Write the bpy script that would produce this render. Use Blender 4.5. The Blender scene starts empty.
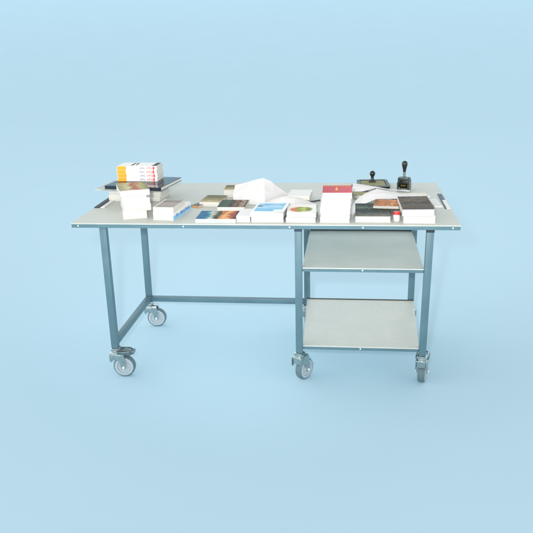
import bpy, bmesh, math, random
from mathutils import Vector, Matrix, noise
random.seed(7)
R = math.radians
scene = bpy.context.scene
COL = scene.collection

# ------------------------------------------------------------------ helpers
def link(o, parent=None):
    COL.objects.link(o)
    if parent is not None:
        o.parent = parent
    return o

def mesh_obj(name, bm, mats, parent=None, loc=(0, 0, 0), smooth=False, rot=None):
    bmesh.ops.recalc_face_normals(bm, faces=bm.faces)
    me = bpy.data.meshes.new(name)
    bm.to_mesh(me)
    bm.free()
    if not isinstance(mats, (list, tuple)):
        mats = [mats]
    for m in mats:
        me.materials.append(m)
    if smooth:
        for p in me.polygons:
            p.use_smooth = True
        try:
            me.set_sharp_from_angle(angle=R(38))
        except Exception:
            pass
    o = bpy.data.objects.new(name, me)
    o.location = loc
    if rot:
        o.rotation_euler = rot
    return link(o, parent)

def thing(name, label, cat, loc, rz=0.0, group=None):
    o = bpy.data.objects.new(name, None)
    o.empty_display_size = 0.05
    o.location = loc
    o.rotation_euler = (0, 0, rz)
    tag(o, label, cat, group)
    return link(o)

def tag(o, label, cat, group=None):
    o['label'] = label
    o['category'] = cat
    if group:
        o['group'] = group

def add_box(bm, x0, x1, y0, y1, z0, z1, bevel=0.0, seg=2, mat=0):
    b = bmesh.new()
    bmesh.ops.create_cube(b, size=1)
    for v in b.verts:
        v.co = Vector((x0 + (v.co.x + .5) * (x1 - x0), y0 + (v.co.y + .5) * (y1 - y0), z0 + (v.co.z + .5) * (z1 - z0)))
    if bevel > 0:
        bmesh.ops.bevel(b, geom=list(b.edges), offset=bevel, segments=seg, profile=.5, affect='EDGES')
    for f in b.faces:
        f.material_index = mat
    merge(bm, b)

def merge(bm, b, M=None):
    if M is not None:
        bmesh.ops.transform(b, matrix=M, verts=b.verts)
    me = bpy.data.meshes.new('tmp')
    b.to_mesh(me)
    b.free()
    bm.from_mesh(me)
    bpy.data.meshes.remove(me)

def add_lathe(bm, prof, seg=32, M=None, mat=0, close=True):
    """profile [(r,z)] turned about z"""
    b = bmesh.new()
    rings = []
    for r, z in prof:
        if r < 1e-6:
            rings.append([b.verts.new((0, 0, z))])
        else:
            rings.append([b.verts.new((r * math.cos(2 * math.pi * k / seg), r * math.sin(2 * math.pi * k / seg), z)) for k in range(seg)])
    for a, c in zip(rings[:-1], rings[1:]):
        for k in range(seg):
            k2 = (k + 1) % seg
            if len(a) == 1 and len(c) == 1:
                continue
            if len(a) == 1:
                b.faces.new((a[0], c[k], c[k2]))
            elif len(c) == 1:
                b.faces.new((a[k], c[0], a[k2]))
            else:
                b.faces.new((a[k], c[k], c[k2], a[k2]))
    for f in b.faces:
        f.material_index = mat
    bmesh.ops.recalc_face_normals(b, faces=b.faces)
    merge(bm, b, M)

def add_prism(bm, pts, z0, z1, M=None, bevel=0.0, mat=0):
    """outline [(x,y)] extruded z0..z1"""
    b = bmesh.new()
    lo = [b.verts.new((x, y, z0)) for x, y in pts]
    hi = [b.verts.new((x, y, z1)) for x, y in pts]
    n = len(pts)
    b.faces.new(list(reversed(lo)))
    b.faces.new(hi)
    for k in range(n):
        b.faces.new((lo[k], lo[(k + 1) % n], hi[(k + 1) % n], hi[k]))
    bmesh.ops.recalc_face_normals(b, faces=b.faces)
    if bevel:
        bmesh.ops.bevel(b, geom=list(b.edges), offset=bevel, segments=2, profile=.5, affect='EDGES')
    for f in b.faces:
        f.material_index = mat
    merge(bm, b, M)

# ------------------------------------------------------------------ materials
class NT:
    def __init__(self, name):
        self.m = bpy.data.materials.new(name)
        self.m.use_nodes = True
        self.n = self.m.node_tree.nodes
        self.l = self.m.node_tree.links
        self.b = self.n['Principled BSDF']
    def node(self, t, **kw):
        o = self.n.new(t)
        for k, v in kw.items():
            setattr(o, k, v)
        return o
    def put(self, sock, v):
        if isinstance(v, (int, float)):
            sock.default_value = v
        elif isinstance(v, tuple):
            sock.default_value = (*v, 1) if len(v) == 3 and len(sock.default_value) == 4 else v
        else:
            self.l.new(v, sock)
    def math(self, op, a, b=0.0, clamp=False):
        o = self.node('ShaderNodeMath', operation=op, use_clamp=clamp)
        self.put(o.inputs[0], a)
        self.put(o.inputs[1], b)
        return o.outputs[0]
    def mix(self, fac, a, b):
        o = self.node('ShaderNodeMix', data_type='RGBA')
        self.put(o.inputs[0], fac)
        self.put(o.inputs[6], a)
        self.put(o.inputs[7], b)
        return o.outputs[2]
    def noise(self, vec, scale, detail=3, rough=.55, distort=0.0):
        o = self.node('ShaderNodeTexNoise')
        if vec is not None:
            self.l.new(vec, o.inputs['Vector'])
        o.inputs['Scale'].default_value = scale
        o.inputs['Detail'].default_value = detail
        o.inputs['Roughness'].default_value = rough
        o.inputs['Distortion'].default_value = distort
        return o.outputs['Fac']
    def ramp(self, fac, stops, interp='LINEAR'):
        o = self.node('ShaderNodeValToRGB')
        o.color_ramp.interpolation = interp
        e = o.color_ramp.elements
        while len(e) < len(stops):
            e.new(.5)
        for k, (p, c) in enumerate(stops):
            e[k].position = p
            e[k].color = (*c, 1)
        self.put(o.inputs[0], fac)
        return o.outputs[0]
    def coord(self, kind='Object'):
        return self.node('ShaderNodeTexCoord').outputs[kind]
    def bump(self, h, strength=.2, dist=.001):
        o = self.node('ShaderNodeBump')
        o.inputs['Strength'].default_value = strength
        o.inputs['Distance'].default_value = dist
        self.l.new(h, o.inputs['Height'])
        self.l.new(o.outputs[0], self.b.inputs['Normal'])
    def set(self, **kw):
        for k, v in kw.items():
            self.put(self.b.inputs[k.replace('_', ' ')], v)
        return self.m

def srgb(r, g, b):
    f = lambda c: (c / 255 / 12.92) if c / 255 <= .04045 else ((c / 255 + .055) / 1.055) ** 2.4
    return (f(r), f(g), f(b))

def plain(name, col, rough=.5, metal=0.0, spec=.5, var=.06, scale=60, bump=0.0):
    t = NT(name)
    v = t.noise(t.coord(), scale, 4)
    c2 = tuple(min(1, c * (1 + var)) for c in col)
    c1 = tuple(c * (1 - var) for c in col)
    t.set(Base_Color=t.ramp(v, [(.3, c1), (.7, c2)]), Roughness=rough, Metallic=metal)
    t.b.inputs['Specular IOR Level'].default_value = spec
    if bump:
        t.bump(v, bump)
    return t.m

def laminate(name, base):
    t = NT(name)
    co = t.coord()
    fine = t.noise(co, 420, 2)
    big = t.noise(co, 7, 4)
    c1 = tuple(c * .84 for c in base)
    c2 = tuple(min(1, c * 1.10) for c in base)
    a = t.ramp(fine, [(.33, c1), (.66, c2)])
    smear = t.ramp(big, [(.35, (.92, .935, .925)), (.65, (1, 1, 1))])
    mul = t.node('ShaderNodeMix', data_type='RGBA', blend_type='MULTIPLY')
    mul.inputs[0].default_value = 1
    t.l.new(a, mul.inputs[6])
    t.l.new(smear, mul.inputs[7])
    mp = t.node('ShaderNodeMapping')
    t.l.new(co, mp.inputs[0])
    mp.inputs['Rotation'].default_value = (0, 0, .5)
    mp.inputs['Scale'].default_value = (4, 150, 4)
    scr = t.ramp(t.noise(mp.outputs[0], 1, 3, .6, .6), [(.66, (0, 0, 0)), (.74, (.6, .6, .6))])
    spot = t.ramp(t.noise(co, 38, 4, .6), [(.70, (0, 0, 0)), (.78, (.55, .55, .55))])
    c = t.mix(scr, mul.outputs[2], tuple(x * .72 for x in base))
    c = t.mix(spot, c, tuple(x * .78 for x in base))
    t.set(Base_Color=c, Roughness=t.math('ADD', .36, t.math('MULTIPLY', big, .14)))
    t.b.inputs['Specular IOR Level'].default_value = .35
    t.bump(fine, .06, .0005)
    return t.m

def paint(name, base):
    t = NT(name)
    co = t.coord()
    big = t.noise(co, 9, 4)
    chip = t.noise(co, 130, 5, .7)
    c1 = tuple(c * .9 for c in base)
    c2 = tuple(c * 1.08 for c in base)
    a = t.ramp(big, [(.3, c1), (.7, c2)])
    scuff = t.ramp(chip, [(.70, (0, 0, 0)), (.76, (.6, .6, .6))])
    t.set(Base_Color=t.mix(scuff, a, srgb(188, 205, 208)), Roughness=t.math('ADD', .34, t.math('MULTIPLY', big, .16)))
    t.b.inputs['Specular IOR Level'].default_value = .55
    t.bump(t.noise(co, 300, 2), .08, .0004)
    return t.m

def paper_edges(name, col=(.88, .87, .84)):
    """page block: fine horizontal leaf lines"""
    t = NT(name)
    co = t.coord()
    mp = t.node('ShaderNodeMapping')
    t.l.new(co, mp.inputs[0])
    mp.inputs['Scale'].default_value = (3, 3, 1500)
    v = t.noise(mp.outputs[0], 1, 3)
    mp2 = t.node('ShaderNodeMapping')
    t.l.new(co, mp2.inputs[0])
    mp2.inputs['Scale'].default_value = (4, 4, 180)
    w = t.noise(mp2.outputs[0], 1, 2)
    s = t.math('ADD', t.math('MULTIPLY', v, .6), t.math('MULTIPLY', w, .4))
    t.set(Base_Color=t.ramp(s, [(.3, tuple(c * .62 for c in col)), (.55, col)]), Roughness=.85)
    t.b.inputs['Specular IOR Level'].default_value = .2
    t.bump(v, .25, .0006)
    return t.m

class Art(NT):
    """cover print in the cover's own UV space"""
    def __init__(self, name, base):
        super().__init__(name)
        uv = self.coord('UV')
        s = self.node('ShaderNodeSeparateXYZ')
        self.l.new(uv, s.inputs[0])
        self.uv = uv
        self.u, self.v = s.outputs[0], s.outputs[1]
        self.c = base
    def rect(self, u0, u1, v0, v1, col, soft=.004):
        def band(x, a, b):
            p = self.math('MULTIPLY', self.math('SUBTRACT', x, a), 1 / soft, True)
            q = self.math('MULTIPLY', self.math('SUBTRACT', b, x), 1 / soft, True)
            return self.math('MULTIPLY', p, q)
        m = self.math('MULTIPLY', band(self.u, u0, u1), band(self.v, v0, v1))
        self.c = self.mix(m, self.c, col)
        return self
    def ellipse(self, cu, cv, ru, rv, col, soft=.15, wob=0.0):
        a = self.math('DIVIDE', self.math('SUBTRACT', self.u, cu), ru)
        b = self.math('DIVIDE', self.math('SUBTRACT', self.v, cv), rv)
        d = self.math('ADD', self.math('MULTIPLY', a, a), self.math('MULTIPLY', b, b))
        if wob:
            d = self.math('ADD', d, self.math('MULTIPLY', self.math('SUBTRACT', self.noise(self.uv, 6, 4), .5), wob))
        m = self.math('MULTIPLY', self.math('SUBTRACT', 1.0, d), 1 / soft, True)
        self.c = self.mix(m, self.c, col)
        return self
    def field(self, stops, axis='u', warp=.5, scale=4, detail=5, seed=0.0, interp='LINEAR'):
        """photograph-like patches: colours along an axis, broken up by noise"""
        mp = self.node('ShaderNodeMapping')
        self.l.new(self.uv, mp.inputs[0])
        mp.inputs['Location'].default_value = (seed, seed * 1.7, seed * .3)
        n = self.noise(mp.outputs[0], scale, detail, .62, .4)
        ax = self.u if axis == 'u' else self.v
        f = self.math('ADD', ax, self.math('MULTIPLY', self.math('SUBTRACT', n, .5), warp * 2))
        return self.ramp(f, stops, interp)
    def done(self, rough=.45, spec=.09):
        self.set(Base_Color=self.c, Roughness=rough)
        self.b.inputs['Specular IOR Level'].default_value = spec
        return self.m

M = {}
M['laminate'] = laminate('grey laminate', (.565, .595, .545))
M['laminate_lifted'] = laminate('grey laminate lightened against shade', (.66, .685, .64))  # same laminate made lighter to offset the shade under the top
M['steel'] = paint('blue grey painted steel', srgb(84, 117, 128))
M['steel_dark'] = paint('dark blue painted steel', srgb(38, 62, 84))
M['black'] = plain('black plastic', (.012, .013, .014), .35, var=.2)
M['black_matt'] = plain('black matt plastic', (.02, .024, .028), .5, var=.2)
M['zinc'] = plain('zinc plated steel', (.46, .52, .52), .2, 1.0, var=.12, scale=40)
M['zinc_dark'] = plain('dull zinc steel', (.20, .25, .255), .38, 1.0, var=.18, scale=40)
M['wheel'] = plain('pale grey wheel plastic', srgb(170, 183, 189), .45, var=.04)
M['tyre'] = plain('grey rubber tyre', srgb(92, 116, 124), .6, var=.1)
M['screw'] = plain('white screw cap', (.8, .8, .78), .35)
M['white'] = plain('white card', (.74, .74, .72), .45, var=.02)
M['cream'] = plain('cream card', (.70, .66, .56), .5, var=.04)
M['grey_card'] = plain('grey green card', (.46, .50, .46), .5, var=.05)
M['pages'] = paper_edges('white page block', (.66, .65, .63))
M['pages_warm'] = paper_edges('warm page block', (.66, .64, .595))
M['white_warm'] = plain('warm white card', (.70, .68, .635), .45, var=.03)
M['white_cool'] = plain('cool grey white card', (.52, .56, .58), .45, var=.03)
M['pages_grey'] = paper_edges('greyish page block', (.62, .62, .58))
M['paper'] = plain('white paper', (.72, .72, .72), .7, var=.015, scale=14, spec=.2)
M['paper_bag'] = plain('thin white paper', (.64, .64, .64), .6, var=.01, scale=12, spec=.2)
M['red_plastic'] = plain('red plastic', srgb(205, 40, 42), .35, var=.05)
M['clear_white'] = plain('milky plastic', (.66, .66, .64), .4, var=.04)
M['brass'] = plain('dull brass', (.17, .125, .05), .4, 1.0, var=.2)
M['machine'] = plain('dark green machine enamel', (.030, .045, .043), .3, var=.2)
M['machine_light'] = plain('worn grey machine enamel', (.055, .072, .072), .35, var=.25)
M['felt'] = plain('olive ink felt', srgb(138, 140, 104), .9, var=.12, scale=25)
M['navy'] = plain('dark navy board', (.012, .022, .038), .25, var=.2)
M['purple_ink'] = plain('dark blue ink', srgb(48, 52, 122), .5)
M['red_ink'] = plain('red ink', srgb(226, 62, 66), .5)
M['orange_ink'] = plain('orange ink', srgb(248, 166, 24), .45, var=.04)
M['black_ink'] = plain('black ink', (.012, .012, .018), .5)
M['blue_ink'] = plain('light blue ink', srgb(110, 185, 232), .45)
M['wood'] = plain('tan wood', srgb(190, 140, 84), .5, var=.1)
M['red_board'] = plain('dull red board', srgb(176, 56, 74), .5, var=.05)
M['dark_board'] = plain('dark brown board', (.035, .038, .030), .4, var=.2)
M['olive_board'] = plain('olive board', (.16, .15, .10), .5, var=.1)

a = Art('dark glossy cover', srgb(20, 28, 34))
a.c = a.field([(.0, srgb(12, 15, 20)), (.45, srgb(22, 34, 36)), (.62, srgb(40, 62, 60)), (.85, srgb(16, 26, 44)), (1, srgb(12, 20, 40))], 'u', .18, 2.5, 3)
a.rect(.72, .90, .06, .12, srgb(200, 205, 210)); a.rect(.36, .40, .5, .9, srgb(60, 56, 40), .05)
M['art_dark'] = a.done(.08, .14)

a = Art('olive landscape cover', (.5, .5, .4))
a.c = a.field([(.0, srgb(150, 140, 92)), (.35, srgb(196, 190, 150)), (.5, srgb(150, 96, 58)), (.62, srgb(184, 92, 60)), (.8, srgb(172, 164, 110)), (1, srgb(128, 122, 80))], 'u', .35, 4, 4, 2.0)
M['art_olive_red'] = a.done()

a = Art('grey brown cover', (.3, .3, .3))
a.c = a.field([(.0, srgb(158, 146, 140)), (.5, srgb(172, 160, 152)), (.7, srgb(132, 122, 116)), (1, srgb(186, 178, 170))], 'v', .25, 5, 5, 3.0)
a.rect(.0, .1, 0, 1, srgb(214, 212, 206))
M['art_greybrown'] = a.done()

a = Art('beach party cover', (.4, .4, .4))
a.c = a.field([(.0, srgb(38, 110, 150)), (.16, srgb(40, 92, 128)), (.27, srgb(60, 150, 160)), (.36, srgb(206, 204, 190)), (.45, srgb(62, 84, 58)),
               (.56, srgb(44, 40, 34)), (.64, srgb(206, 132, 70)), (.76, srgb(232, 176, 118)), (.86, srgb(174, 84, 48)), (1, srgb(60, 40, 34))], 'u', .3, 5, 5, 1.0)
M['art_colour'] = a.done()

a = Art('olive field cover', (.4, .4, .3))
a.c = a.field([(.0, srgb(196, 184, 150)), (.35, srgb(150, 138, 96)), (.65, srgb(120, 112, 74)), (1, srgb(86, 88, 60))], 'v', .3, 4, 5, 5.0)
M['art_olive'] = a.done()

a = Art('dark forest photo cover', (.1, .1, .1))
a.c = a.field([(.0, srgb(46, 66, 48)), (.3, srgb(70, 86, 66)), (.45, srgb(28, 32, 30)), (.6, srgb(134, 96, 74)), (.72, srgb(48, 44, 40)), (.86, srgb(168, 140, 116)), (1, srgb(40, 42, 38))], 'u', .3, 6, 5, 6.0)
M['art_photo'] = a.done()

a = Art('light blue cover', srgb(228, 236, 240))
blue = a.field([(.0, srgb(104, 168, 206)), (.4, srgb(138, 194, 222)), (.6, srgb(176, 214, 232)), (.78, srgb(116, 176, 212)), (1, srgb(196, 224, 236))], 'v', .3, 4, 5, 8.0)
base = a.c
a.rect(.06, .92, .10, .93, blue, .02)
a.rect(.62, .97, .02, .34, srgb(226, 236, 240), .08)
a.ellipse(.16, .62, .13, .05, srgb(24, 30, 36), .5, 2.6)
M['art_blue'] = a.done()

a = Art('white cover with round picture', srgb(232, 232, 226))
pic = a.field([(.0, srgb(196, 70, 60)), (.25, srgb(222, 120, 84)), (.4, srgb(116, 150, 70)), (.6, srgb(200, 196, 92)), (.75, srgb(70, 118, 62)), (1, srgb(206, 168, 96))], 'u', .4, 5, 5, 9.0)
a.ellipse(.48, .42, .42, .36, pic, .35, .6)
M['art_oval'] = a.done()

a = Art('red cover', srgb(182, 58, 80))
a.c = a.field([(.0, srgb(184, 66, 80)), (1, srgb(206, 88, 100))], 'u', .5, 8, 4, 2.0)
a.rect(0, 1, .86, 1, srgb(206, 122, 60), .04)
a.rect(.12, .88, .60, .64, srgb(206, 104, 106), .01).rect(.2, .8, .3, .335, srgb(206, 104, 106), .01)
a.ellipse(.48, .47, .05, .14, srgb(246, 196, 60), .4, .3).ellipse(.47, .72, .022, .07, srgb(246, 206, 96), .4)
M['art_red'] = a.done()

a = Art('dark green foliage cover', (.03, .04, .03))
a.c = a.field([(.0, srgb(128, 122, 112)), (.2, srgb(88, 86, 78)), (.33, srgb(40, 48, 40)), (.55, srgb(24, 34, 28)), (.68, srgb(96, 112, 88)), (.75, srgb(40, 58, 46)), (1, srgb(20, 28, 24))], 'v', .32, 6, 6, 4.0)
M['art_green'] = a.done()

a = Art('orange brown cover', (.3, .2, .1))
a.c = a.field([(.0, srgb(120, 74, 40)), (.3, srgb(196, 124, 66)), (.5, srgb(150, 92, 52)), (.7, srgb(216, 150, 88)), (1, srgb(120, 70, 44))], 'u', .6, 6, 6, 7.0)
M['art_brown'] = a.done()

a = Art('dark brown cover', (.05, .05, .04))
a.c = a.field([(.0, srgb(74, 60, 50)), (.4, srgb(92, 80, 66)), (.55, srgb(42, 42, 34)), (.66, srgb(112, 92, 66)), (.74, srgb(70, 58, 48)), (.85, srgb(104, 92, 74)), (1, srgb(50, 46, 40))], 'v', .35, 5, 6, 11.0)
M['art_darkbrown'] = a.done()

a = Art('black cover with white band', srgb(22, 26, 26))
a.rect(0, .8, .52, .66, srgb(214, 220, 216), .03).rect(0, 1, 0, .30, srgb(166, 160, 108), .03)
M['art_band'] = a.done()

a = Art('white cover with printed corner', srgb(232, 232, 230))
a.rect(.82, 1.0, .1, 1.0, srgb(44, 50, 50), .05)
a.rect(.30, .36, .25, .85, srgb(20, 22, 34)).rect(.30, .43, .72, .85, srgb(20, 22, 34)).rect(.41, .45, .3, .78, srgb(20, 22, 34)).rect(.30, .34, .25, .85, srgb(20, 22, 34))
M['art_logo'] = a.done()

# ------------------------------------------------------------------ backdrop
def backdrop():
    bm = bmesh.new()
    prof = [(-11 + k * 1.0, 0.0) for k in range(24)]
    for k in range(1, 33):                      # very gentle rise
        y = 12 + k
        prof.append((y, (y - 12) ** 2 / 200))
    y0, z0, a0 = 44, 32 ** 2 / 200, math.atan(32 / 100)
    for k in range(1, 17):                      # then an unseen wall, added to block low world light from behind
        th = a0 + (R(88) - a0) * k / 16
        prof.append((y0 + 9 * (math.sin(th) - math.sin(a0)), z0 + 9 * (math.cos(a0) - math.cos(th))))
    prof.append((prof[-1][0] + .2, prof[-1][1] + 7))
    xs = [-70 + 144 * i / 24 for i in range(25)]
    g = [[bm.verts.new((x, y, z)) for x in xs] for y, z in prof]
    for j in range(len(prof) - 1):
        for i in range(24):
            bm.faces.new((g[j][i], g[j][i + 1], g[j + 1][i + 1], g[j + 1][i]))
    t = NT('pale blue seamless paper')
    co = t.coord()
    n1 = t.noise(co, .7, 3)
    base = BLUE
    t.set(Base_Color=t.ramp(n1, [(.3, tuple(c * .992 for c in base)), (.7, tuple(c * 1.006 for c in base))]), Roughness=.95)
    t.b.inputs['Specular IOR Level'].default_value = .0
    o = mesh_obj('backdrop', bm, t.m, smooth=True)
    for p in o.data.polygons:
        if p.normal.z < 0:
            o.data.flip_normals()
            break
    o['kind'] = 'structure'
BLUE = (.54, .775, .90)
backdrop()

# ------------------------------------------------------------------ table
W, D, H = 2.0, 1.088, 0.910
XL, XM, XR, YF, YB = 0.148, 1.190, 1.860, 0.072, 0.814
ZB, S1, S2 = 0.173, 0.662, 0.218
LW = 0.0185
TO = Vector((1.0, 0.44, 0.0))
table = thing('work_table', 'long blue grey steel work table on casters with two shelves on its right side', 'table', TO)

def tpart(name, bm, mats, smooth=False, parent=None):
    bmesh.ops.translate(bm, verts=bm.verts, vec=-TO)
    return mesh_obj(name, bm, mats, parent or table, smooth=smooth)

bm = bmesh.new()
add_box(bm, 0, W, 0, D, H - .006, H, .0012)
tpart('tabletop', bm, M['laminate'])
# steel edge frame under the laminate
for (x0, x1, y0, y1) in ((0.0012, W - .0012, 0.0012, .030), (0.0012, W - .0012, D - .030, D - .0012), (0.0012, .030, .0302, D - .0302), (W - .030, W - .0012, .0302, D - .0302)):
    bm = bmesh.new()
    add_box(bm, x0, x1, y0, y1, H - .025, H - .0061, .0015)
    tpart('edge_rail', bm, M['steel'])
# board underside, whitened to bounce light onto the upper shelf
bm = bmesh.new()
add_box(bm, .0304, W - .0304, .0304, D - .0304, H - .018, H - .0063)
tpart('underside_board', bm, M['white'])
for x in (.037, .60, 1.15, 1.52, 1.962):
    bm = bmesh.new()
    add_lathe(bm, [(0, .0022), (.0024, .002), (.0040, .001), (.0044, 0), (0, 0)], 16, Matrix.Translation((x, .0012, H - .0145)) @ Matrix.Rotation(R(90), 4, 'X'))
    tpart('screw', bm, M['screw'], True)
# end strips let in at both ends of the top
for (x0, x1, y0, y1) in ((.004, .034, .352, .628), (1.966, 1.990, .572, .730)):
    bm = bmesh.new()
    add_box(bm, x0, x1, y0, y1, H + .0002, H + .0052, .001)
    tpart('end_plate', bm, M['black_matt' if x0 < 1 else 'steel_dark'])
for (x0, x1, y0, y1) in ((.040, .066, .352, .545), (1.9735, 1.9955, .357, .5695)):
    bm = bmesh.new()
    add_box(bm, x0, x1, y0, y1, H + .0002, H + .0042, .001)
    tpart('white_strip', bm, M['white'])
bm = bmesh.new()
add_box(bm, 1.9665, 1.9728, .357, .5695, H + .0002, H + .0052, .001)
tpart('end_plate', bm, M['steel_dark'])

# legs: square tubes with a dark collar under the top and a collar weld at the foot
XLF, XRF, XRB = XL + .006, XR - .012, XR - .016     # the feet stand slightly inwards
for (x, xf, y) in ((XL, XLF, YF), (XL, XL, YB), (XM, XM, YF), (XM, XM, YB), (XR, XRF, YF), (XR - .012, XRB, YB)):
    bm = bmesh.new()
    add_box(bm, x - LW, x + LW, y - LW, y + LW, ZB, H - .0252, .0028)
    for v in bm.verts:
        v.co.x += (xf - x) * (H - .03 - v.co.z) / (H - .03 - ZB)
    lg = tpart('leg', bm, M['steel'], True)
    bm = bmesh.new()
    h = .026 if x > 1 else .008
    add_box(bm, x - LW - .0016, x + LW + .0016, y - LW - .0016, y + LW + .0016, H - .0254 - h, H - .0256, .001)
    c = mesh_obj('collar', bm, M['steel_dark' if x < 1.5 else 'black_matt'], lg)
    c.location = -TO
# stretchers
def stretcher(x0, x1, y0, y1, z0, z1):
    bm = bmesh.new()
    add_box(bm, x0, x1, y0, y1, z0, z1, .002)
    tpart('stretcher', bm, M['steel'], True)
stretcher(XL - .0125, XL + .0205, YF + LW, YB - LW, ZB + .012, ZB + .046)
stretcher(XL + LW, XM - LW, YB - .0165, YB + .0165, ZB + .004, ZB + .036)

for (x, y, z, s) in ((XL + .004, YF + LW, ZB + .029, 1), (XL + .004, YB - LW, ZB + .029, -1)):
    bm = bmesh.new()
    for k in range(7):
        add_lathe(bm, [(0, -.003), (.0022, -.002), (.003, 0), (.0022, .002), (0, .003)], 10, Matrix.Translation((x - .0165 + k * .0055, y + s * .001, z + .018)))
    tpart('weld_bead', bm, M['steel'], True)
for k, y in enumerate((YB - .0165, YB + .0165)):
    bm = bmesh.new()
    for j in range(6):
        add_lathe(bm, [(0, -.003), (.0022, -.002), (.003, 0), (.0022, .002), (0, .003)], 10, Matrix.Translation((XL + LW + .001, y, ZB + .006 + j * .0055)))
    tpart('weld_bead', bm, M['steel'], True)

# shelves between the middle and the right legs
def splay(bm):
    if z < .4:                  # the lower board is a little wider at the back
        for v in bm.verts:
            v.co.x += (.032 if v.co.x > 1.5 else -.020) * (v.co.y - YF) / (YB - YF)
for z in (S1, S2):
    bm = bmesh.new()
    x0, x1, y0, y1 = XM + LW + .0006, XR - LW - (.0042 if z > .4 else .0120), YF - .012, YB + .012
    y1 = YB - LW - .0008 if z < .4 else y1
    add_box(bm, x0, x1, y0, y1, z - .005, z, .001)
    splay(bm)
    sh = tpart('shelf', bm, M['laminate_lifted'])
    bm = bmesh.new()
    add_box(bm, x0 + .001, x1 - .001, y0 + .001, y0 + .024, z - .022, z - .0052, .0014)
    add_box(bm, x0 + .001, x1 - .001, y1 - .024, y1 - .001, z - .022, z - .0052, .0014)
    add_box(bm, x0 + .001, x0 + .022, y0 + .0242, y1 - .0242, z - .022, z - .0052, .0014)
    add_box(bm, x1 - .022, x1 - .001, y0 + .0242, y1 - .0242, z - .022, z - .0052, .0014)
    splay(bm)
    shade_bm = bmesh.new()  # black strip added for the dark line of shade behind the shelf
    add_box(shade_bm, x0 + .002, x1 - .002, y1 - .006, y1 - .001, z + .0002, z + (.018 if z > .4 else .006), .001)
    b2, bm = bm, shade_bm
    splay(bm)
    f = mesh_obj('back_shade_strip', bm, M['black_matt'], sh)
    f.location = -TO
    bm = b2
    f = mesh_obj('shelf_frame', bm, M['steel'], sh)
    f.location = -TO
    bm = bmesh.new()
    add_lathe(bm, [(0, .0022), (.0024, .002), (.0040, .001), (.0044, 0), (0, 0)], 16, Matrix.Translation(((x0 + x1) / 2, y0 + .001, z - .0125)) @ Matrix.Rotation(R(90), 4, 'X'))
    f = mesh_obj('screw', bm, M['screw'], sh, smooth=True)
    f.location = -TO

# casters -----------------------------------------------------------
WR = 0.0615
def make_caster(brake):
    """local frame: leg axis at x=y=0, top at z=ZB, wheel trails to +x"""
    tr = .043
    bm = bmesh.new()
    # top plate, swivel race, crown
    add_box(bm, -.024, .024, -.024, .024, ZB - .006, ZB - .0004, .002)
    add_lathe(bm, [(0, ZB - .0062), (.020, ZB - .0062), (.027, ZB - .009), (.029, ZB - .016), (.027, ZB - .022), (0, ZB - .022)], 28)
    # crown of the fork
    out = [(-.026, -.0302), (.045, -.0302), (.052, -.022), (.052, .022), (.045, .0302), (-.026, .0302), (-.033, .020), (-.033, -.020)]
    add_prism(bm, out, ZB - .032, ZB - .0222, bevel=.003)
    # two fork cheeks running down to the axle
    for s in (-1, 1):
        pts = [(-.0335, ZB - .030), (.046, ZB - .030), (.050, ZB - .040), (tr + .0135, WR + .004), (tr + .008, WR - .010), (tr - .008, WR - .010), (tr - .0145, WR + .002), (.022, WR + .036), (.002, WR + .044), (-.0135, WR + .044), (-.0185, WR + .037), (-.0235, WR + .033), (-.0295, WR + .034), (-.0335, WR + .042)]
        Mx = Matrix.Translation((0, s * .0285, 0)) @ Matrix.Rotation(R(90), 4, 'X')
        add_prism(bm, pts, -.0017, .0017, Mx, .0008)
    # front web of the fork
    web = [(-.0225 - .0095 * math.sin(R(a)), -.0285 * math.cos(R(a))) for a in range(10, 171, 16)]
    web += [(x + .0028, y * .93) for x, y in reversed(web)]
    add_prism(bm, web, WR + .052, ZB - .030)
    fork = mesh_obj('caster', bm, M['zinc'], None, smooth=True)
    Mw = Matrix.Translation((tr, 0, WR)) @ Matrix.Rotation(R(90), 4, 'X')
    bm = bmesh.new()
    add_lathe(bm, [(.0455, -.0195), (.050, -.0200), (.057, -.0185), (.0606, -.0135), (WR, -.007), (WR, .007), (.0606, .0135), (.057, .0185), (.050, .0200), (.0455, .0195)], 56, Mw)
    tyre = mesh_obj('tyre', bm, M['tyre'], fork, smooth=True)
    bm = bmesh.new()
    half = [(0, .0225), (.012, .0225), (.0135, .0205), (.0155, .0160), (.026, .0140), (.038, .0145), (.0395, .0200), (.050, .0208), (.0535, .0190)]
    prof = [(r, -z) for r, z in half] + list(reversed(half))
    add_lathe(bm, prof, 56, Mw)
    mesh_obj('rim', bm, M['wheel'], fork, smooth=True)
    for s in (-1, 1):
        bm = bmesh.new()
        add_lathe(bm, [(0, .0375), (.0045, .037), (.0066, .0355), (.0072, .0304), (0, .0304)], 20, Mw @ (Matrix.Rotation(R(180), 4, 'X') if s > 0 else Matrix.Identity(4)))
        mesh_obj('axle_bolt', bm, M['screw'], fork, smooth=True)
    if brake:
        bm = bmesh.new()
        pts = [(.0, ZB - .020), (.046, ZB - .019), (.066, ZB - .024), (.088, ZB - .034), (.104, ZB - .034), (.108, ZB - .027), (.108, ZB - .020), (.100, ZB - .014), (.090, ZB - .021), (.074, ZB - .012), (.056, ZB - .008), (.0, ZB - .010)]
        Mx = Matrix.Rotation(R(90), 4, 'X')
        add_prism(bm, pts, -.021, .021, Mx, .0018)
        for s in (-1, 1):
            add_prism(bm, [(.012, ZB - .012), (.078, ZB - .012), (.098, ZB - .030), (.080, ZB - .038), (.050, ZB - .034), (.012, ZB - .030)], s * .0335 - .0012, s * .0335 + .0012, Mx, .0005)
        mesh_obj('brake_pedal', bm, M['zinc_dark'], fork, smooth=True)
    return fork

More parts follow.
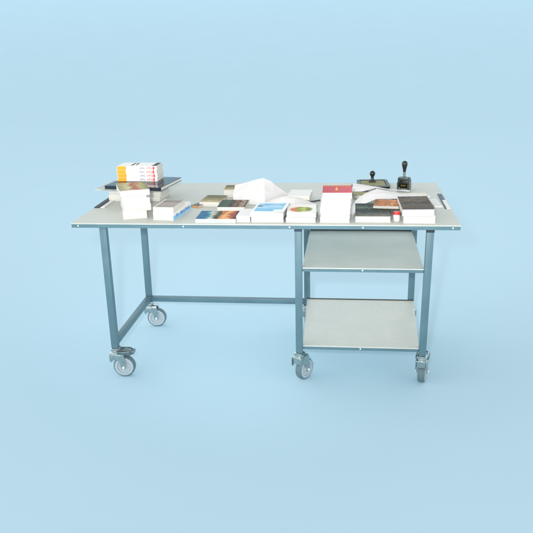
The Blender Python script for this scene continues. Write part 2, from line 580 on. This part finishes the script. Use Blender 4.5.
spots = [(XLF, YF, 4, True), (XL, YB, 6, False), (XM, YF, 58, False), (XRF, YF, 78, True), (XM, YB, 12, False), (XRB, YB, 165, False)]
proto = {True: None, False: None}
for (x, y, ang, br) in spots:
    if proto[br] is None:
        o = make_caster(br)
        proto[br] = o
        o.parent = table
    else:
        src = proto[br]
        o = src.copy()
        COL.objects.link(o)
        o.parent = table
        for ch in src.children:
            c = ch.copy()
            COL.objects.link(c)
            c.parent = o
    o.location = Vector((x, y, 0)) - TO
    o.rotation_euler = (0, 0, R(ang))

# ------------------------------------------------------------------ books
def quad_uv(bm, w, d):
    uv = bm.loops.layers.uv.verify()
    for f in bm.faces:
        for l in f.loops:
            l[uv].uv = ((l.vert.co.x + w / 2) / w, (l.vert.co.y + d / 2) / d)

def book(corner, z, w, d, t, rot=0, spine='L', art='white', side='white', pages='pages', label='', group=None, curl=0.0, hard=False, name='book', lift=0.0):
    """corner = front-left corner (x,y) on the table; z above the table top; spine: L R B F"""
    a = R(rot)
    cx = corner[0] + (w / 2) * math.cos(a) - (d / 2) * math.sin(a)
    cy = corner[1] + (w / 2) * math.sin(a) + (d / 2) * math.cos(a)
    o = thing(name, label, 'book', (cx, cy, H + .0004 + z), a, group)
    pick = random.Random(label)
    if side == 'white' and spine in 'BLR':
        side = pick.choice(['white', 'white', 'white_warm', 'white_cool'])
    if pages == 'pages':
        pages = pick.choice(['pages', 'pages', 'pages_warm'])
    ct = .0024 if hard else .0011
    ins = .0035 if hard else random.uniform(.0012, .0030)
    i = {k: ins for k in 'LRBF'}
    i[spine] = ct + .0002
    # page block, edges slightly uneven
    bm = bmesh.new()
    add_box(bm, -w / 2 + i['L'], w / 2 - i['R'], -d / 2 + i['F'], d / 2 - i['B'], ct, t - ct)
    bmesh.ops.subdivide_edges(bm, edges=list(bm.edges), cuts=5, use_grid_fill=True)
    sd = random.random() * 50
    for v in bm.verts:
        n = noise.noise(Vector((sd, v.co.z * 90, v.co.y * 3 + v.co.x * 3)))
        v.co.x += n * .0005 * (1 if abs(v.co.x) < w / 2 - .002 else .4)
        if v.co.z > ct + 1e-5 and v.co.z < t - ct - 1e-5:
            v.co.y += n * .0007
    mesh_obj('pages', bm, M[pages], o)
    # cover: boards + spine in one piece; the top board may lift
    bm = bmesh.new()
    add_box(bm, -w / 2, w / 2, -d / 2, d / 2, 0, ct, .0003, 1, 1)
    b = bmesh.new()
    nx, ny = 10, 10
    def lz(u, v):
        free = {'L': u, 'R': 1 - u, 'B': 1 - v, 'F': v}[spine]
        other = v if spine in 'LR' else u
        return curl * (free ** 2.2) * (.35 + .65 * abs(other - .25)) + .0002 * math.sin(u * 9 + sd) * math.sin(v * 7)
    top = [[b.verts.new((-w / 2 + w * ii / nx, -d / 2 + d * j / ny, t + lz(ii / nx, j / ny))) for ii in range(nx + 1)] for j in range(ny + 1)]
    bot = [[b.verts.new((-w / 2 + w * ii / nx, -d / 2 + d * j / ny, t - ct + lz(ii / nx, j / ny))) for ii in range(nx + 1)] for j in range(ny + 1)]
    for j in range(ny):
        for ii in range(nx):
            b.faces.new((top[j][ii], top[j][ii + 1], top[j + 1][ii + 1], top[j + 1][ii])).material_index = 0
            b.faces.new((bot[j][ii], bot[j + 1][ii], bot[j + 1][ii + 1], bot[j][ii + 1])).material_index = 1
    for ii in range(nx):
        b.faces.new((bot[0][ii], bot[0][ii + 1], top[0][ii + 1], top[0][ii])).material_index = 1
        b.faces.new((bot[ny][ii + 1], bot[ny][ii], top[ny][ii], top[ny][ii + 1])).material_index = 1
    for j in range(ny):
        b.faces.new((bot[j + 1][0], bot[j][0], top[j][0], top[j + 1][0])).material_index = 1
        b.faces.new((bot[j][nx], bot[j + 1][nx], top[j + 1][nx], top[j][nx])).material_index = 1
    merge(bm, b)
    e = .0001
    sx = {'L': (-w / 2, -w / 2 + ct), 'R': (w / 2 - ct, w / 2), 'B': (-w / 2, w / 2), 'F': (-w / 2, w / 2)}[spine]
    sy = {'L': (-d / 2, d / 2), 'R': (-d / 2, d / 2), 'B': (d / 2 - ct, d / 2), 'F': (-d / 2, -d / 2 + ct)}[spine]
    add_box(bm, *sx, *sy, ct + e, t - ct - e, 0, 1, 1)
    quad_uv(bm, w, d)
    cov = mesh_obj('cover', bm, [M[art], M[side]], o, smooth=False)
    o['_w'] = w
    del o['_w']
    return o, cov

def print_on(cov, name, rects, mat, plane, off):
    """thin printed marks lying on a cover; plane 'F' (front face) or 'R' (right face); off = coordinate of that face"""
    bm = bmesh.new()
    for (p0, p1, z0, z1) in rects:
        if plane == 'F':
            add_box(bm, p0, p1, off - .0004, off - .00005, z0, z1)
        else:
            add_box(bm, off + .00005, off + .0004, p0, p1, z0, z1)
    return mesh_obj(name, bm, M[mat], cov)

def glyphs(p0, p1, z0, z1, n, seed):
    """a word of n upright letter-like marks between p0 and p1"""
    r = random.Random(seed)
    out = []
    step = (p1 - p0) / n
    h = z1 - z0
    for k in range(n):
        x = p0 + k * step
        sw = step * .2
        kind = r.randint(0, 4)
        out.append((x, x + sw, z0, z1))
        if kind in (0, 2):
            out.append((x + sw, x + step * .72, z1 - h * .2, z1))
        if kind in (0, 1, 4):
            out.append((x + sw, x + step * .72, z0, z0 + h * .2))
        if kind in (2, 3):
            out.append((x + sw, x + step * .6, z0 + h * .42, z0 + h * .6))
        if kind in (3, 4):
            out.append((x + step * .6, x + step * .78, z0 + h * .21, z0 + h * .41 if kind == 3 else z1))
    return out

# --- front left stack, turned to the left
G = 'books of the turned white stack at the front left'
x, y = .259, .078
hs = [.040, .036, .034, .012, .032]
dx = [0, .004, .001, -.001, -.006]
ww = [.126, .146, .146, .130, .156]
rt = [19, 22, 21, 18, 23]
lb = ['thick white book at the bottom of the turned stack at the front left',
      'white book directly above the bottom book of the turned front left stack',
      'middle white book of the turned stack at the front left of the table',
      'thin white book just below the olive picture book of the turned stack',
      'white book with olive and red picture cover topping the turned front left stack']
z = 0
for k in range(5):
    book((x + dx[k], y + (.004 if k % 2 else 0)), z, ww[k], .215, hs[k] - .0004, rt[k], 'R', 'art_olive_red' if k == 4 else 'white', 'white', 'pages', lb[k], G, curl=.004 if k == 4 else 0)
    z += hs[k]

# --- stacks that carry the big dark book
G = 'white books under the dark glossy book'
z = 0
for k, h in enumerate((.036, .034)):
    book((.030 + .004 * k, .535 - .004 * k), z, .13, .21, h - .0004, -3 + 3 * k, 'B', 'white', 'white', 'pages',
         ['lower white book under the left end of the dark glossy book', 'upper white book under the left end of the dark glossy book'][k], G)
    z += h
z = 0
for k, h in enumerate((.026, .022, .022)):
    book((.226 + .005 * k, .54 - .006 * k), z, .118, .19, h - .0004, -4 + 4 * k, 'B', 'white', 'white' if k else 'grey_card', 'pages' if k else 'pages_grey',
         ['greyish book at the bottom of the stack under the right end of the dark book', 'middle white book under the right end of the dark glossy book', 'upper white book under the right end of the dark glossy book'][k], G)
    z += h
o, c = book((-.036, .500), .0702, .27, .262, .0085, -6, 'F', 'grey_card', 'grey_card', 'pages_grey', 'thin grey green book jutting out left beneath the dark glossy book')
print_on(c, 'spine_title', glyphs(-.09, .06, .0022, .0068, 12, 3), 'black_ink', 'F', -.262 / 2)
o, c = book((.028, .492), .0794, .355, .315, .0215, -9, 'F', 'art_dark', 'navy', 'pages_grey', 'large dark glossy book lying across white stacks at the back left', hard=True)
print_on(c, 'cover_title', glyphs(.09, .168, .0195, .0212, 5, 5), 'white', 'F', -.315 / 2 - .0001)

# --- stack of identical orange-ended books on the dark book
G = 'identical white books with orange spine ends'
lb = ['bottom book of the stack of orange ended white books', 'second book up in the stack of orange ended white books',
      'third book up in the stack of orange ended white books', 'topmost orange ended white book with black mark and dark corner on its cover']
w, d, h = .247, .135, .0225
for k in range(4):
    z = .1016 + k * h
    o, c = book((.066 + (0, .002, -.001, .001)[k], .622 + (0, .002, .001, .003)[k]), z, w, d, h - .0004, -2, 'F', 'art_logo' if k == 3 else 'white', 'white', 'pages_grey', lb[k], G)
    f = -d / 2
    print_on(c, 'orange_panel', [(-w / 2 + .002, -w / 2 + .056, .0006, h - .0010)], 'orange_ink', 'F', f)
    print_on(c, 'spine_title', glyphs(.018, .050, .006, .0165, 4, 8), 'purple_ink', 'F', f)
    print_on(c, 'red_panel', glyphs(.062, .098, .0045, .0185, 3, 12) + [(.098, .108, .002, h - .0025)], 'red_ink', 'F', f)

# --- low stack with a light blue spine on the right
G = 'books of the low stack with a light blue spine'
o, c = book((.421, .079), 0, .114, .285, .038, -7, 'R', 'white', 'white', 'pages', 'white book with light blue lettered spine at the bottom of a low stack', G)
print_on(c, 'blue_spine_band', [(-.14, .14, .002, .021)], 'blue_ink', 'R', .057)
print_on(c, 'spine_title', glyphs(-.10, -.06, .012, .026, 2, 31), 'purple_ink', 'R', .0574)
print_on(c, 'spine_title', glyphs(-.03, .11, .011, .027, 6, 33), 'purple_ink', 'R', .0574)
book((.424, .082), .0384, .112, .200, .030, -5, 'L', 'art_greybrown', 'white', 'pages', 'book with plain grey brown cover on top of the light blue spined book', G, curl=.003)
book((.560, .380), 0, .052, .11, .010, -24, 'F', 'dark_board', 'wood', 'pages_grey', 'small black covered book with tan edge behind the light blue spined book')

# --- middle front
o, c = book((.661, .022), 0, .210, .185, .0200, 1, 'F', 'art_colour', 'white', 'pages', 'thin book with colourful blue and orange picture cover at the front edge', curl=0)
print_on(c, 'spine_title', glyphs(-.075, -.045, .005, .015, 3, 41) + glyphs(-.035, .03, .005, .015, 6, 43), 'blue_ink', 'F', -.0925)
book((.602, .405), 0, .120, .19, .024, -5, 'B', 'art_olive', 'white', 'pages', 'white paged book with olive field cover lying behind the colourful book')
book((.735, .243), 0, .153, .185, .032, 0, 'B', 'art_photo', 'white', 'pages', 'white paged book with dark green and brown photo cover behind the colourful book', curl=0)
book((.704, .650), 0, .080, .15, .042, 3, 'L', 'art_olive', 'white', 'pages', 'small thick book half hidden left of the crumpled white paper bag')
book((.872, .040), 0, .074, .17, .032, -1, 'L', 'white', 'white', 'pages', 'narrow plain white book between the colourful book and the light blue cover')

G = 'books of the light blue cover stack'
z = 0
for k, h in enumerate((.028, .026)):
    book((.950 - .004 * k, .038 + .003 * k), z, .168 + .004 * k, .225, h - .0004, 1 - 5 * k, 'L', 'art_blue' if k else 'white', 'white', 'pages',
         ['lower white book of the pair topped by a light blue cover', 'book with light blue and white cover at the front centre'][k], G, curl=.006 if k else 0)
    z += h
G = 'books of the oval picture stack'
z = 0
for k, h in enumerate((.026, .024)):
    book((1.129 + .004 * k, .042 + .004 * k), z, .152, .175, h - .0004, -2 + 5 * k, 'L', 'art_oval' if k else 'white', 'white', 'pages',
         ['lower white book of the pair topped by a green and red picture', 'white book with rounded green and red picture on its cover'][k], G, curl=.004 if k else 0)
    z += h
G = 'pale books behind the oval picture stack'
z = 0
for k, h in enumerate((.028, .022)):
    book((1.098 + .006 * k, .47 - .02 * k), z, .125, .18, h - .0004, 4 - 6 * k, 'L', 'white', 'white', 'pages',
         ['lower plain pale book behind the oval picture stack', 'upper plain pale book behind the oval picture stack'][k], G)
    z += h

# --- tall stack with the red cover
G = 'white books of the tall red topped stack'
hs = [.026, .024, .027, .024, .025, .029]
dx = [0, .003, .000, .004, .009, .013]
ww = [.152, .150, .154, .152, .150, .150]
lb = ['bottom white book of the tall red topped stack', 'second white book from the bottom of the tall red topped stack', 'third white book from the bottom of the tall red topped stack',
      'third white book from the top of the tall red topped stack', 'white book directly under the red covered book', 'red covered book with yellow emblem on top of the tallest stack']
z = 0
for k in range(6):
    book((1.302 + dx[k], .036 + (.002 if k % 2 else 0)), z, ww[k], .19, hs[k] - .0004, (0, 1, -1, .5, -.5, 1)[k], 'B', 'art_red' if k == 5 else 'white', 'white', 'pages', lb[k], G)
    z += hs[k]

book((1.472, .60), 0, .095, .30, .024, 2, 'L', 'art_band', 'dark_board', 'pages_grey', 'black book with white band lying behind the tall red topped stack')

# --- right hand books
book((1.482, .050), 0, .178, .300, .031, 0, 'L', 'art_green', 'white', 'pages', 'white paged book with dark green foliage cover right of the tall stack', curl=0)
book((1.575, .228), .0316, .135, .155, .015, -6, 'L', 'art_brown', 'olive_board', 'pages_grey', 'small orange brown book lying on the back of the dark green cover')
G = 'books of the dark brown cover pair'
book((1.722, .036), 0, .158, .300, .035, -1, 'L', 'white', 'white', 'pages', 'lower white book of the pair topped by a dark brown cover', G)
book((1.716, .040), .0356, .158, .310, .034, 1.5, 'L', 'art_darkbrown', 'white', 'pages', 'white paged book with dark brown cover at the right front corner', G, curl=.003)
book((1.690, .39), 0, .195, .19, .040, 0, 'B', 'cream', 'cream', 'pages', 'cream book behind the dark brown cover pair')

# ------------------------------------------------------------------ loose paper
def sheet(name, rows, mat, label, cat, th=.0009, crumple=.0, sub=8, freq=14, group=None, base=None, facet=False):
    """rows of control points -> smooth subdivided sheet with a real thickness"""
    nr, nc = len(rows), len(rows[0])
    def cr(p, t):
        n = len(p)
        k = min(int(t), n - 2)
        f = t - k
        if facet:
            return [b + (c - b) * f for b, c in zip(p[k], p[k + 1])]
        p0, p1, p2, p3 = p[max(k - 1, 0)], p[k], p[k + 1], p[min(k + 2, n - 1)]
        return [.5 * (2 * b + (c - a) * f + (2 * a - 5 * b + 4 * c - d) * f * f + (3 * b - a - 3 * c + d) * f ** 3) for a, b, c, d in zip(p0, p1, p2, p3)]
    org = Vector(base or rows[0][0])
    bm = bmesh.new()
    U, V = (nc - 1) * sub, (nr - 1) * sub
    g = []
    for j in range(V + 1):
        col = [cr([rows[r][c] for r in range(nr)], j / sub) for c in range(nc)]
        line = []
        for i in range(U + 1):
            q = Vector(cr(col, i / sub))
            if facet:
                n3 = noise.noise_vector(q * freq)
                n4 = noise.noise_vector(q * freq * 2.7 + Vector((3, 1, 8)))
                q += (n3 + .5 * n4) * crumple
            elif crumple:
                n1 = noise.voronoi(q * freq)[0]
                k = (n1[1] - n1[0])
                n2 = noise.noise(q * freq * 2.3)
                q += Vector((.25 * n2, -.6 * k, .5 * k + .35 * n2)) * crumple
            q.z = max(q.z, .0012)
            line.append(bm.verts.new(q + Vector((0, 0, H)) - org - Vector((0, 0, H))))
        g.append(line)
    for j in range(V):
        for i in range(U):
            bm.faces.new((g[j][i], g[j][i + 1], g[j + 1][i + 1], g[j + 1][i]))
    bmesh.ops.recalc_face_normals(bm, faces=bm.faces)
    bmesh.ops.solidify(bm, geom=list(bm.faces), thickness=th)
    o = mesh_obj(name, bm, mat, None, (org.x, org.y, org.z + H), smooth=True)
    for p in o.data.polygons:
        p.use_smooth = not facet
    tag(o, label, cat, group)
    return o

# crumpled white paper bag at the back centre
front = [(.785, .51, .003), (.826, .46, .003), (.890, .445, .003), (.975, .435, .003), (1.030, .52, .003), (1.092, .61, .003)]
mid = [(.778, .55, .044), (.826, .535, .052), (.896, .52, .064), (.968, .51, .068), (1.020, .55, .044), (1.094, .615, .010)]
ridge = [(.784, .60, .082), (.836, .605, .096), (.902, .60, .114), (.955, .585, .127), (1.004, .60, .100), (1.098, .625, .018)]
back = [(.80, .65, .040), (.85, .66, .060), (.92, .66, .074), (.98, .66, .080), (1.03, .66, .056), (1.097, .64, .010)]
foot = [(.81, .70, .002), (.86, .71, .002), (.93, .72, .002), (.99, .72, .002), (1.04, .70, .002), (1.096, .65, .002)]
sheet('paper_bag', [front, mid, ridge, back, foot], M['paper_bag'], 'crumpled white paper bag standing like a tent at the back centre', 'paper bag', .0006, .0052, 4, 12, base=(.93, .6, 0), facet=True)

# sheet of paper humped over the books on the right
r0 = [(1.462, .10, .0015), (1.472, .16, .003), (1.500, .362, .012), (1.556, .372, .034), (1.600, .395, .047), (1.70, .392, .049), (1.80, .390, .046), (1.885, .42, .044)]
r1 = [(1.466, .34, .003), (1.480, .385, .014), (1.524, .44, .042), (1.575, .47, .060), (1.64, .47, .062), (1.72, .46, .052), (1.80, .45, .046), (1.895, .46, .0435)]
r2 = [(1.470, .44, .004), (1.488, .47, .024), (1.535, .51, .051), (1.605, .55, .073), (1.68, .54, .057), (1.76, .52, .047), (1.82, .51, .044), (1.90, .50, .0425)]
sheet('paper_sheet', [r0, r1, r2], M['paper'], 'large loose white sheet folded to a point over the books on the right', 'paper', .0006, .0012, 3, 19, base=(1.68, .48, 0), facet=True)
q0 = [(1.462, .50, .066), (1.52, .52, .062), (1.60, .55, .076), (1.70, .58, .058), (1.79, .60, .045)]
q1 = [(1.466, .56, .080), (1.52, .60, .076), (1.60, .62, .070), (1.69, .63, .052), (1.80, .63, .044)]
q2 = [(1.472, .64, .086), (1.52, .67, .074), (1.60, .68, .058), (1.68, .67, .044), (1.79, .66, .042)]
sheet('paper_sheet', [q0, q1, q2], M['paper'], 'narrow folded white sheet slanting down right from the red covered book', 'paper', .0006, .0012, 3, 19, base=(1.63, .6, 0), facet=True)
# crumpled sheet between the bag and the oval picture stack
s0 = [(.965, .275, .003), (1.02, .285, .014), (1.09, .268, .006), (1.16, .275, .016), (1.245, .268, .003)]
s1 = [(.945, .36, .020), (1.01, .37, .026), (1.08, .355, .022), (1.15, .365, .030), (1.262, .355, .012)]
s2 = [(.975, .435, .010), (1.02, .445, .036), (1.09, .44, .050), (1.15, .445, .046), (1.27, .44, .006)]
sheet('paper_sheet', [s0, s1, s2], M['paper'], 'crumpled flat white sheet between the paper bag and the oval picture stack', 'paper', .0006, .004, 3, 22, base=(1.1, .35, 0), facet=True)
# flat white card at the right end
bm = bmesh.new()
add_prism(bm, [(-.028, .11), (.018, .115), (.034, -.085), (-.012, -.085)], .0, .006, bevel=.0006)
o = mesh_obj('paper_pad', bm, M['white'], None, (1.925, .475, H + .0006))
tag(o, 'small flat white paper pad near the right end of the table', 'paper pad')

# pencil between the pale books and the tall stack
t = thing('pencil', 'dark pencil lying between the pale books and the tall stack', 'pencil', (1.252, .525, H + .0045), R(40))
bm = bmesh.new()
Mx = Matrix.Rotation(R(90), 4, 'Y')
add_lathe(bm, [(0, -.05), (.0038, -.05), (.0038, .038), (0, .038)], 6, Mx)
mesh_obj('barrel', bm, M['black_matt'], t)
bm = bmesh.new()
add_lathe(bm, [(.0038, .0381), (.001, .050), (0, .0505)], 12, Mx)
mesh_obj('tip', bm, M['wood'], t)

# small jar with the red lid
t = thing('glue_jar', 'small milky jar with red lid between the dark covers at the right', 'jar', (1.690, .082, H + .0004))
bm = bmesh.new()
add_lathe(bm, [(0, 0), (.0150, 0), (.0168, .002), (.0172, .006), (.0172, .028), (.0155, .032), (.0125, .034), (.0125, .036), (0, .036)], 32)
mesh_obj('body', bm, M['clear_white'], t, smooth=True)
bm = bmesh.new()
add_lathe(bm, [(0, .0362), (.0165, .0362), (.0175, .037), (.0175, .047), (.0165, .0495), (.012, .0502), (0, .0502)], 40)
mesh_obj('lid', bm, M['red_plastic'], t, smooth=True)

# ------------------------------------------------------------------ stamps
def rrect(w, d, r, n=6):
    out = []
    for (sx, sy, a0) in ((1, 1, 0), (-1, 1, 90), (-1, -1, 180), (1, -1, 270)):
        for k in range(n + 1):
            a = R(a0 + 90 * k / n)
            out.append((sx * (w / 2 - r) + r * math.cos(a), sy * (d / 2 - r) + r * math.sin(a)))
    return out

t = thing('ink_pad', 'open black stamp pad with olive felt at the back right', 'stamp pad', (1.598, 1.005, H + .0004), R(3))
bm = bmesh.new()
o1 = rrect(.190, .235, .022)
o2 = rrect(.156, .186, .014)
b = bmesh.new()
def loop(pts, z): return [b.verts.new((x, y, z)) for x, y in pts]
L0, L1, L2, L3 = loop(o1, 0), loop(rrect(.196, .241, .024), .015), loop(o2, .017), loop(o2, .008)
n = len(o1)
for A, B in ((L0, L1), (L1, L2), (L2, L3)):
    for k in range(n):
        b.faces.new((A[k], A[(k + 1) % n], B[(k + 1) % n], B[k]))
b.faces.new(list(reversed(L0)))
b.faces.new(L3)
merge(bm, b)
mesh_obj('tray', bm, M['black'], t, smooth=True)
bm = bmesh.new()
add_prism(bm, rrect(.152, .182, .013), .0083, .0142, bevel=.001)
mesh_obj('felt', bm, M['felt'], t)

t = thing('hand_stamp', 'black round knobbed hand stamp standing on the stamp pad', 'stamp', (1.594, 1.035, H + .0150))
bm = bmesh.new()
add_box(bm, -.022, .022, -.012, .012, 0, .010, .002)
mesh_obj('stamp_block', bm, M['black_matt'], t)
bm = bmesh.new()
prof = [(0, .0102), (.012, .0102), (.0135, .014), (.0105, .022), (.0088, .030), (.0092, .036), (.0135, .042)]
prof += [(.0178 * math.cos(R(a)), .055 + .0178 * math.sin(R(a))) for a in range(-38, 90, 12)] + [(0, .0728)]
add_lathe(bm, prof, 36)
mesh_obj('handle', bm, M['black'], t, smooth=True)

t = thing('numbering_stamp', 'black numbering machine with upright pear shaped handle at the back right', 'stamp', (1.780, .862, H + .0004), R(-16))
# two side plates with arched window, joined by top bridge
bm = bmesh.new()
for s in (-1, 1):
    Mx = Matrix.Translation((s * .030, 0, 0)) @ Matrix.Rotation(R(90), 4, 'Z') @ Matrix.Rotation(R(90), 4, 'X')
    add_prism(bm, [(-.036, 0), (-.022, 0), (-.022, .016), (-.019, .020), (.019, .020), (.022, .016), (.022, 0), (.036, 0), (.036, .058), (.030, .072), (.020, .078), (-.020, .078), (-.030, .072), (-.036, .058)], -.003, .003, Mx, .001)
add_box(bm, -.0268, .0268, -.024, .024, .064, .0775, .002)
add_box(bm, -.0268, .0268, .028, .034, .002, .055, .001)
mesh_obj('frame', bm, M['machine'], t, smooth=True)
bm = bmesh.new()
add_box(bm, -.0375, -.0335, -.030, .030, .010, .050, .001)
add_box(bm, .0335, .0375, -.030, .030, .004, .062, .001)
add_box(bm, -.0268, -.006, -.0365, -.030, .0, .012, .001)
add_box(bm, .012, .0268, -.0365, -.030, .0, .012, .001)
mesh_obj('side_plate', bm, M['machine_light'], t)
bm = bmesh.new()
for k in range(6):
    add_lathe(bm, [(0, -.0021), (.0145, -.0021), (.0155, -.001), (.0155, .001), (.0145, .0021), (0, .0021)], 20, Matrix.Translation((-.0135 + k * .0054, 0, .026)) @ Matrix.Rotation(R(90), 4, 'Y'))
mesh_obj('number_wheels', bm, M['brass'], t, smooth=True)
bm = bmesh.new()
add_lathe(bm, [(0, .0772), (.012, .0772), (.012, .082), (.0078, .084), (.0072, .112), (0, .112)], 24)
mesh_obj('shaft', bm, M['zinc_dark'], t, smooth=True)
bm = bmesh.new()
add_lathe(bm, [(0, .1105), (.0082, .1105), (.0088, .116), (.0102, .126), (.0135, .140), (.0168, .153), (.0172, .162), (.0155, .170), (.0105, .1755), (.005, .1775), (0, .178)], 36)
mesh_obj('handle', bm, M['black'], t, smooth=True)

# ------------------------------------------------------------------ light
w = bpy.data.worlds.new('World')
scene.world = w
w.use_nodes = True
nt = w.node_tree
bg = nt.nodes['Background']
tc = nt.nodes.new('ShaderNodeTexCoord')
sp = nt.nodes.new('ShaderNodeSeparateXYZ')
nt.links.new(tc.outputs['Generated'], sp.inputs[0])
rp = nt.nodes.new('ShaderNodeValToRGB')
e = rp.color_ramp.elements
for k, (p, v) in enumerate(((0.0, 1.0), (.30, 1.0), (.62, .30), (1.0, .16))):
    if k > 1:
        e.new(p)
for k, (p, v) in enumerate(((0.0, 1.0), (.30, 1.0), (.62, .30), (1.0, .16))):
    e[k].position = p
    e[k].color = (v, v, v, 1)
nt.links.new(sp.outputs[2], rp.inputs[0])
mr = nt.nodes.new('ShaderNodeMapRange')
mr.inputs['From Min'].default_value = -1
mr.inputs['From Max'].default_value = 1
mr.inputs['To Min'].default_value = 2.14
mr.inputs['To Max'].default_value = 2.62
nt.links.new(sp.outputs[1], mr.inputs['Value'])
mu = nt.nodes.new('ShaderNodeMath')
mu.operation = 'MULTIPLY'
nt.links.new(rp.outputs[0], mu.inputs[0])
nt.links.new(mr.outputs[0], mu.inputs[1])
mx = nt.nodes.new('ShaderNodeMapRange')     # unseen world fill, weighted left so right-hand faces stay darker
mx.inputs['From Min'].default_value = -1
mx.inputs['From Max'].default_value = 1
mx.inputs['To Min'].default_value = 1.26
mx.inputs['To Max'].default_value = .74
nt.links.new(sp.outputs[0], mx.inputs['Value'])
m2 = nt.nodes.new('ShaderNodeMath')
m2.operation = 'MULTIPLY'
nt.links.new(mu.outputs[0], m2.inputs[0])
nt.links.new(mx.outputs[0], m2.inputs[1])
nt.links.new(m2.outputs[0], bg.inputs['Strength'])
bg.inputs['Color'].default_value = (1, 1, 1, 1)

ld = bpy.data.lights.new('flash', 'SPOT')
ld.shadow_soft_size = .07
ld.spot_size = R(62)
ld.spot_blend = 1.0
ld.energy = 500
ld.color = (1, .985, .95)
fl = bpy.data.objects.new('flash', ld)
fl.location = (1.25, -3.55, 2.0)
fl.rotation_euler = (Vector((1.0, .4, 1.65)) - fl.location).to_track_quat('-Z', 'Y').to_euler()
link(fl)

# ------------------------------------------------------------------ camera
cd = bpy.data.cameras.new('camera')
cd.sensor_fit = 'HORIZONTAL'
cd.sensor_width = 36
cd.lens = 720.66 / 533 * 36
cd.clip_start = .05
cd.clip_end = 200
cam = bpy.data.objects.new('camera', cd)
r = Vector((.99357971, .11094804, -.02213372))
u = Vector((-.01270437, .30382126, .95264434))
f = Vector((-.11241872, .94624689, -.30328016))
mw = Matrix(((r.x, u.x, -f.x, 1.44792), (r.y, u.y, -f.y, -3.53332), (r.z, u.z, -f.z, 1.81747), (0, 0, 0, 1)))
cam.matrix_world = mw
link(cam)
scene.camera = cam

vs = scene.view_settings
vs.view_transform = 'Standard'
vs.look = 'None'
vs.exposure = .06
vs.gamma = 1
scene.cycles.max_bounces = 8
scene.cycles.use_denoising = True
